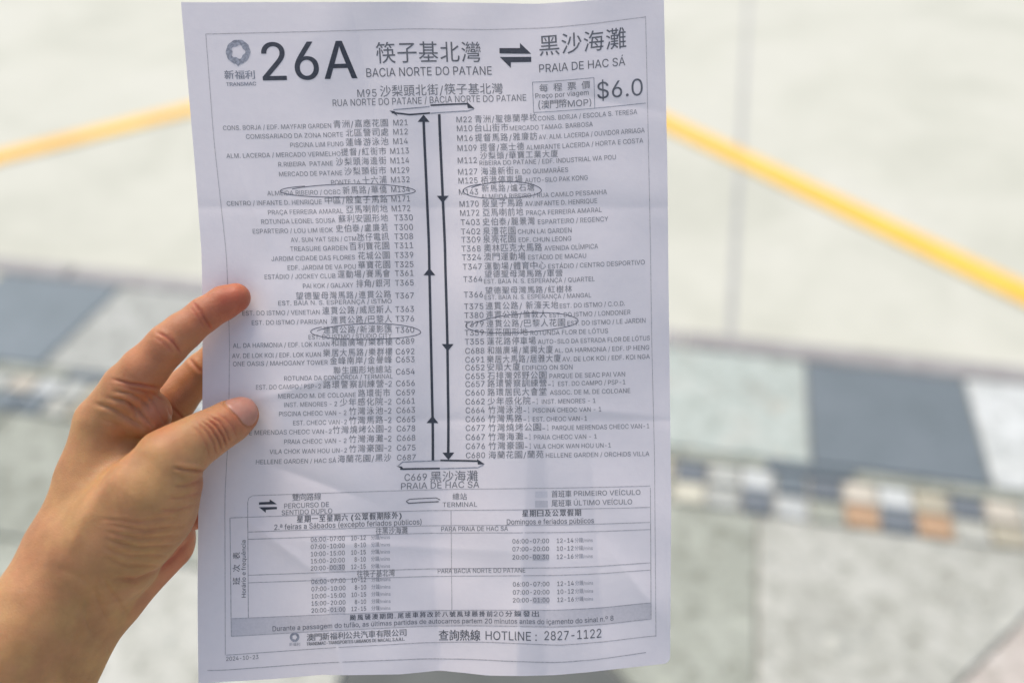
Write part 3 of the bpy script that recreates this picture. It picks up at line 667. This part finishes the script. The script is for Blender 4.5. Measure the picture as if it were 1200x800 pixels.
# ------------------------------------------------------------------ the hand: one continuous skin over a blended volume
MMR = DIST * 1000
def H(x, y, z, r):                   # joint seen at (x, y) page units, height z mm, radius in page units
    s = (MMR - z) / MMR / PU
    return np.array([(x - 600) * s, (400 - y) * s, z]), r * s
def cone(P, a, b, flat=None):
    (pa, ra), (pb, rb) = H(*a), H(*b)
    ba = pb - pa; l2 = (ba @ ba); Q = P - pa
    t = np.clip((Q @ ba) / l2, 0, 1)
    d = np.sqrt(((Q - t[:, None] * ba) ** 2).sum(1))
    return d - (ra + (rb - ra) * t)
def smin(a, b, k):
    h = np.maximum(k - np.abs(a - b), 0) / k
    return np.minimum(a, b) - h * h * h * k / 6
def chain(P, pts, k=3.0):
    d = cone(P, pts[0], pts[1])
    for a, b in zip(pts[1:], pts[2:]): d = smin(d, cone(P, a, b), k)
    return d
def sdf(P):
    P = P.astype(np.float64)
    palm = chain(P, [(120, 498, 3, 32), (101, 560, 5, 31), (74, 640, 9, 39), (66, 690, 12, 50)], 8)
    palm = smin(palm, chain(P, [(152, 505, -6, 33), (150, 570, -2, 42), (120, 650, 4, 50)], 8), 14)
    palm = smin(palm, cone(P, (186, 632, -12, 41), (128, 690, -6, 43)), 8)            # heel of the hand
    palm = smin(palm, chain(P, [(70, 692, 12, 56), (-70, 852, 38, 70), (-190, 1000, 62, 84)], 8), 14)   # forearm
    palm = smin(palm, chain(P, [(110, 704, 0, 43), (6, 880, 26, 62), (-90, 1030, 50, 80)], 8), 14)
    palm = smin(palm, cone(P, (146, 480, 7, 29), (174, 484, 6, 26)), 5)               # pad below the index finger
    idx = chain(P, [(276, 349, 5.9, 17.5), (262, 355, 6.9, 19.3), (239, 369, 9.5, 19.8), (214, 389, 12.5, 22.2), (196, 404, 14, 24), (168, 434, 13, 27), (150, 456, 10, 30.5), (121, 496, 4, 32)], 3)
    mid = chain(P, [(290, 392, -8, 16), (258, 415, -13, 19), (238, 434, -14, 20.5), (202, 469, -14, 26), (150, 500, -12, 32)], 4)
    rng = chain(P, [(262, 505, -14, 17), (258, 545, -24, 20), (232, 566, -26, 23), (178, 560, -18, 30)], 5)
    pnk = chain(P, [(258, 560, -16, 15), (250, 590, -25, 17), (226, 598, -26, 20), (176, 600, -20, 28)], 5)
    ball = chain(P, [(197, 540, 23, 37), (178, 574, 23, 48), (112, 640, 17, 52)], 6)
    ball = smin(ball, cone(P, (182, 602, 16, 45), (140, 656, 13, 42)), 10)
    th = chain(P, [(283.5, 485.5, 6.6, 19.7), (270, 493.5, 8.5, 23.5), (253, 503, 13, 24.8), (236, 513, 16.5, 27.5), (214, 527, 20, 31), (197, 540, 23, 37)], 5)
    th = smin(th, cone(P, (208, 566, 17, 28), (200, 590, 14, 30)), 5)
    d = smin(palm, idx, 5); d = np.minimum(d, smin(palm, mid, 5)); d = smin(d, smin(palm, rng, 4), 1.0); d = smin(d, smin(palm, pnk, 4), 1.0)
    return smin(smin(d, ball, 17), th, 5)
lo = np.array([-345., -245., -52.]); hi = np.array([-108., 42., 118.]); ST = 1.2
# coarse pass marks the cells near the skin, the fine values are computed only there
n = np.ceil((hi - lo) / ST).astype(int) + 1
ax = [lo[i] + ST * np.arange(n[i]) for i in range(3)]
cs = 4; nc = np.ceil(n / cs).astype(int) + 1
cg = np.stack(np.meshgrid(*[lo[i] + ST * cs * np.arange(nc[i]) for i in range(3)], indexing='ij'), -1).reshape(-1, 3)
cv = sdf(cg).reshape(nc)
D3 = np.full(n, 50.0)
near = np.repeat(np.repeat(np.repeat(cv, cs, 0), cs, 1), cs, 2)[:n[0] + 0, :n[1], :n[2]]
# shift by half a coarse cell
msk = np.abs(near) < ST * cs * 2.2
D3 = np.where(near < 0, -50.0, 50.0)
ii = np.argwhere(msk); D3[msk] = sdf(lo + ST * ii)
# naive surface nets
s = D3 < 0
cnt = sum(s[i:n[0] - 1 + i, j:n[1] - 1 + j, k_:n[2] - 1 + k_].astype(int) for i in (0, 1) for j in (0, 1) for k_ in (0, 1))
act = (cnt > 0) & (cnt < 8); cid = -np.ones(act.shape, int); cells = np.argwhere(act); cid[act] = np.arange(len(cells))
acc = np.zeros((len(cells), 3)); wt = np.zeros(len(cells))
corn = [(i, j, k_) for i in (0, 1) for j in (0, 1) for k_ in (0, 1)]
for a in corn:
    for axn in range(3):
        if a[axn] == 0:
            b = list(a); b[axn] = 1
            da = D3[tuple((cells + a).T)]; db = D3[tuple((cells + b).T)]; m = (da < 0) != (db < 0)
            t = np.where(m, da / np.where(m, da - db, 1), 0); p = np.repeat(np.array([a], float), len(cells), 0); p[:, axn] += t
            acc += p * m[:, None]; wt += m
HV = lo + ST * (cells + acc / wt[:, None])
HF = []
for axn in range(3):
    sh = [n[0], n[1], n[2]]; b = [0, 0, 0]; b[axn] = 1
    A_ = s[:n[0] - b[0], :n[1] - b[1], :n[2] - b[2]]; B_ = s[b[0]:, b[1]:, b[2]:]
    e = np.argwhere(A_ != B_); u, v_ = [q for q in range(3) if q != axn]
    ok = (e[:, u] > 0) & (e[:, v_] > 0) & (e[:, u] < n[u] - 1) & (e[:, v_] < n[v_] - 1); e = e[ok]
    du = np.zeros(3, int); du[u] = 1; dv = np.zeros(3, int); dv[v_] = 1
    q = np.stack([cid[tuple((e - du - dv).T)], cid[tuple((e - dv).T)], cid[tuple(e.T)], cid[tuple((e - du).T)]], 1)
    ins = A_[tuple(e.T)]; flip = ins if axn != 1 else ~ins
    q[~flip] = q[~flip][:, ::-1]; HF.append(q[(q >= 0).all(1)])
HF = np.concatenate(HF)
hm = bpy.data.meshes.new('tmp'); hm.from_pydata(HV.tolist(), [], HF.tolist())
ho = bpy.data.objects.new('tmp', hm); C.objects.link(ho); sm_ = ho.modifiers.new('s', 'SUBSURF'); sm_.levels = 1; sm_.render_levels = 1
dg = bpy.context.evaluated_depsgraph_get(); dg.update(); em = bpy.data.meshes.new_from_object(ho.evaluated_get(dg)); bpy.data.objects.remove(ho)
nv = len(em.vertices); HV = np.empty(nv * 3); em.vertices.foreach_get('co', HV); HV = HV.reshape(-1, 3)
HF = np.array([tuple(p.vertices) for p in em.polygons])
def grad(P, e=.25):
    g_ = np.stack([sdf(P + np.eye(3)[i] * e) - sdf(P - np.eye(3)[i] * e) for i in range(3)], 1)
    return g_ / (np.linalg.norm(g_, axis=1, keepdims=True) + 1e-9)
N_ = grad(HV); HV -= N_ * sdf(HV)[:, None] * .95; N_ = grad(HV)
# where each point is seen on the page, for creases and tones
sx = PU * MMR / (MMR - HV[:, 2]); PX = 600 + HV[:, 0] * sx; PY = 400 - HV[:, 1] * sx
viewd = np.stack([HV[:, 0] * 0, HV[:, 1] * 0, HV[:, 2] * 0 + 1], 1)
facing = np.clip(((N_ * np.stack([-HV[:, 0], -HV[:, 1], MMR - HV[:, 2]], 1) / MMR).sum(1) + .15) * 2.2, 0, 1)
def polydist(pts):
    best = np.full(len(PX), 1e9); tt = np.zeros(len(PX)); L = 0; segs = list(zip(pts, pts[1:])); tot = sum(math.dist(a, b) for a, b in segs)
    for a, b in segs:
        ax_, ay = a; bx, by = b; l = math.dist(a, b)
        t = np.clip(((PX - ax_) * (bx - ax_) + (PY - ay) * (by - ay)) / l / l, 0, 1)
        d = np.hypot(PX - ax_ - t * (bx - ax_), PY - ay - t * (by - ay)); m = d < best
        best[m] = d[m]; tt[m] = (L + t[m] * l) / tot; L += l
    return best, tt
disp = np.zeros(nv); redc = np.zeros(nv)
def crease(pts, depth, w, zmin=-99, zmax=99, bulge=.35, red=.35):
    global disp, redc
    d, t = polydist(pts); m = facing * (HV[:, 2] > zmin) * (HV[:, 2] < zmax); e = np.clip(np.minimum(t, 1 - t) * 5 + .25, 0, 1)
    disp += m * e * (-depth * np.exp(-(d / w) ** 2) + depth * bulge * np.exp(-((d - 2.4 * w) / (1.6 * w)) ** 2))
    redc += m * e * red * np.exp(-(d / (w * 1.2)) ** 2)
# index joints
crease([(226, 354), (235, 365), (241, 375), (248, 386)], .8, 1.25, 0, 99, .1, .8)
crease([(223, 358), (231, 370), (239, 383)], .22, 1.1, 0, 99, .2)
crease([(184, 389), (194, 394), (204, 402), (212, 413)], .85, 1.35, 0, 99, .12, .8)
crease([(182, 395), (192, 402), (203, 413)], .3, 1.3, 0, 99, .2)
crease([(198, 391), (205, 400)], .2, 1.2, 0)
crease([(132, 444), (150, 449), (170, 452), (187, 455)], .95, 1.6, 0, 99, .2, .6)
crease([(140, 451), (158, 456), (178, 461), (194, 470)], .35, 1.5, 0)
# folds of the web and upper palm
crease([(127, 466), (146, 470), (160, 478), (172, 492), (178, 499)], .95, 1.9, -5, 99, .35, .12)
crease([(133, 458), (152, 461), (166, 468), (176, 480)], .6, 1.8, -5, 99, .35, .1)
crease([(112, 473), (132, 479), (150, 489), (166, 500)], .9, 2.3, -5, 99, .4, .1)
crease([(150, 470), (158, 481), (160, 490)], .45, 1.6, -5, 99, .3, .1)
crease([(172, 462), (182, 474), (190, 490), (194, 497)], .4, 1.5, -5, 99, .3, .1)
crease([(196, 476), (200, 486), (206, 494)], .4, 1.3, -5, 99, .3, .2)
crease([(118, 490), (136, 497), (150, 508)], .35, 2.4, -5, 99, .3, .1)
# middle finger joint
crease([(236, 436), (228, 428), (222, 420)], .7, 1.8, -40, 2)
crease([(200, 476), (208, 484), (214, 490)], .5, 1.6, -40, 2)
# thumb knuckle
crease([(247, 487), (258, 494), (266, 506), (270, 520)], .8, 1.2, 2, 99, .15, .5)
crease([(243, 490), (254, 499), (262, 511), (266, 524)], 1.1, 1.2, 2, 99, .15, .6)
crease([(238, 493), (249, 503), (257, 516), (261, 530)], .95, 1.2, 2, 99, .15, .5)
crease([(232, 495), (244, 507), (251, 520), (254, 534)], .6, 1.3, 2, 99, .15, .4)
crease([(226, 498), (236, 509), (243, 522), (246, 537)], .35, 1.5, 2)
crease([(254, 483), (265, 491), (273, 500), (277, 512)], .35, 1.2, 2, 99, .2)
# fold where the thumb meets its ball, and wrinkles fanning from it
crease([(204, 548), (216, 550), (228, 551), (240, 552)], .95, 1.7, 0, 99, .6)
crease([(204, 570), (218, 569), (234, 563)], .45, 2.0, 0)
crease([(196, 584), (214, 583), (234, 577)], .4, 1.9, 0)
crease([(186, 597), (206, 598), (230, 590)], .38, 1.9, 0)
for k0, (a, b, c) in enumerate((((128, 614), (170, 621), (214, 616)), ((124, 623), (166, 631), (210, 627)), ((124, 632), (160, 641), (206, 638)), ((122, 642), (152, 651), (198, 650)), ((124, 654), (150, 663), (188, 662)), ((120, 608), (160, 612), (204, 605)))):
    crease([a, b, c], .36, 1.9, 2, 99, .5, .2)
crease([(222, 632), (206, 652), (186, 668), (160, 680), (134, 678)], 1.0, 3.0, -12, 99, .2)
crease([(118, 676), (128, 692), (140, 706), (150, 722)], .5, 3.4, -12, 99, .4, .1)
crease([(110, 690), (114, 706), (124, 722), (132, 738)], .35, 3.4, -12, 99, .4, .1)
crease([(100, 700), (101, 722), (109, 748)], .35, 4, -12, 99, .4, 0)
crease([(64, 664), (84, 672), (106, 684)], .3, 4.5, -12, 99, .4, 0)
crease([(98, 718), (84, 750), (66, 790), (50, 830)], -.9, 9, -12, 99, 0, 0)    # tendon
crease([(150, 540), (120, 575), (96, 615), (80, 650)], -.8, 9, 0, 99, 0, 0)    # metacarpal tendon
crease([(205, 640), (190, 660), (166, 682)], .3, 2.0, -20, 2, .3)
# low, irregular relief everywhere
def vnoise(P, sc_, seed):
    rs = np.random.RandomState(seed); o = np.zeros(len(P))
    for _ in range(7):
        kx = rs.normal(size=3) * sc_; o += np.sin(P @ kx + rs.uniform(0, 6.28))
    return o / 7
disp += .22 * vnoise(HV, .16, 3) + .10 * vnoise(HV, .4, 4)
# thumb nail: a raised plate set in a groove
NAIL = [(262, 472.5), (269, 479), (277, 487), (283, 495.5), (289, 500), (296, 499), (301.5, 492), (303.5, 483), (301, 473), (295, 466.5), (284, 463), (272, 465.5), (264.5, 468.5)]
def inpoly(pts):
    r = np.zeros(len(PX), bool); j = len(pts) - 1
    for i in range(len(pts)):
        xi, yi = pts[i]; xj, yj = pts[j]
        r ^= ((yi > PY) != (yj > PY)) & (PX < (xj - xi) * (PY - yi) / (yj - yi) + xi); j = i
    return r
dn, _ = polydist(NAIL + [NAIL[0]]); inn = inpoly(NAIL) & (HV[:, 2] > 3) & (facing > .2)
nz = (HV[:, 2] > 3) * facing
disp += np.where(inn, .22 * np.clip(dn / 1.5, 0, 1) - .5 * np.exp(-(dn / 1.1) ** 2), -.5 * np.exp(-(dn / 1.1) ** 2) * nz + .16 * np.exp(-((dn - 3) / 1.8) ** 2) * nz)
HV = HV + N_ * disp[:, None]
def blob(x, y, r, a, zmin=-99, zmax=99):
    return a * np.exp(-(((PX - x) ** 2 + (PY - y) ** 2) / r ** 2)) * ((HV[:, 2] > zmin) & (HV[:, 2] < zmax))
red = redc + blob(165, 432, 40, .35, 0) + blob(278, 350, 30, 1.0, 0) + blob(240, 372, 34, .6, 0) + blob(200, 404, 36, .42, 0) + blob(286, 484, 24, .85, 2) + blob(250, 500, 20, .3, 2) + blob(182, 484, 24, .42) + blob(150, 470, 24, .2) \
    + blob(225, 445, 45, .35, -99, 0) + blob(212, 660, 42, .75, -99, 4) + blob(232, 600, 26, .8, -99, 0) + blob(236, 568, 14, .35) + blob(196, 512, 22, .22) + blob(160, 700, 36, .35, -99, 6) + .10 * vnoise(HV, .12, 9)
red = np.clip(red, 0, 1)
keepn = inn & (dn > .6)
fn = keepn[HF].all(1)
def sub(faces):
    ids = np.unique(faces); mp = -np.ones(nv, int); mp[ids] = np.arange(len(ids)); return ids, mp[faces]
g = G('skin')
at = g.n('ShaderNodeAttribute', attribute_name='flush')
base = g.mix((.49, .262, .10), (.48, .12, .058), at.outputs['Fac'])
blot = g.ramp(g.noise(38, 4, .65), [(.40, (0, 0, 0)), (.62, (.4, .4, .4))])
base = g.mix(base, (.49, .19, .10), blot)
mot = g.noise(90, 4, .6)
base = g.mix(base, g.ramp(mot, [(.35, (.88, .84, .82)), (.65, (1.08, 1.08, 1.08))]), 1.0, 'MULTIPLY')
g.l(base, g.b.inputs['Base Color'])
g.b.inputs['Subsurface Weight'].default_value = .55; g.b.inputs['Subsurface Radius'].default_value = (1.0, .32, .16); g.b.inputs['Subsurface Scale'].default_value = .0035
g.b.inputs['Roughness'].default_value = .45; g.b.inputs['Specular IOR Level'].default_value = .35
vor = g.n('ShaderNodeTexVoronoi', feature='DISTANCE_TO_EDGE'); vor.inputs['Scale'].default_value = 1100; g.l(g.tc.outputs['Object'], vor.inputs['Vector'])
hgt = g.mix(g.noise(600, 6, .7), vor.outputs['Distance'], .45); g.bump(hgt, .6, .0006)
M['skin'] = g.m
g = G('finger_nail'); nn = g.noise(300, 3)
g.l(g.ramp(nn, [(.3, (.47, .205, .135)), (.7, (.52, .24, .16))]), g.b.inputs['Base Color']); g.b.inputs['Roughness'].default_value = .36
g.b.inputs['Subsurface Weight'].default_value = .4; g.b.inputs['Subsurface Scale'].default_value = .002; g.bump(nn, .1, .0003)
M['nail'] = g.m
ids, ff = sub(HF[~fn])
hand = mesh_obj('hand', HV[ids] / 1000, ff, M['skin'], None, True)
att = hand.data.attributes.new('flush', 'FLOAT', 'POINT'); att.data.foreach_set('value', red[ids].astype(np.float32))
hand.matrix_world = FRAME
tag(hand, 'bare left hand and wrist pinching the timetable sheet between thumb and fingers', 'hand')
ids, ff = sub(HF[fn])
mesh_obj('thumb_nail', HV[ids] / 1000, ff, M['nail'], hand, True)
bpy.data.meshes.remove(em)
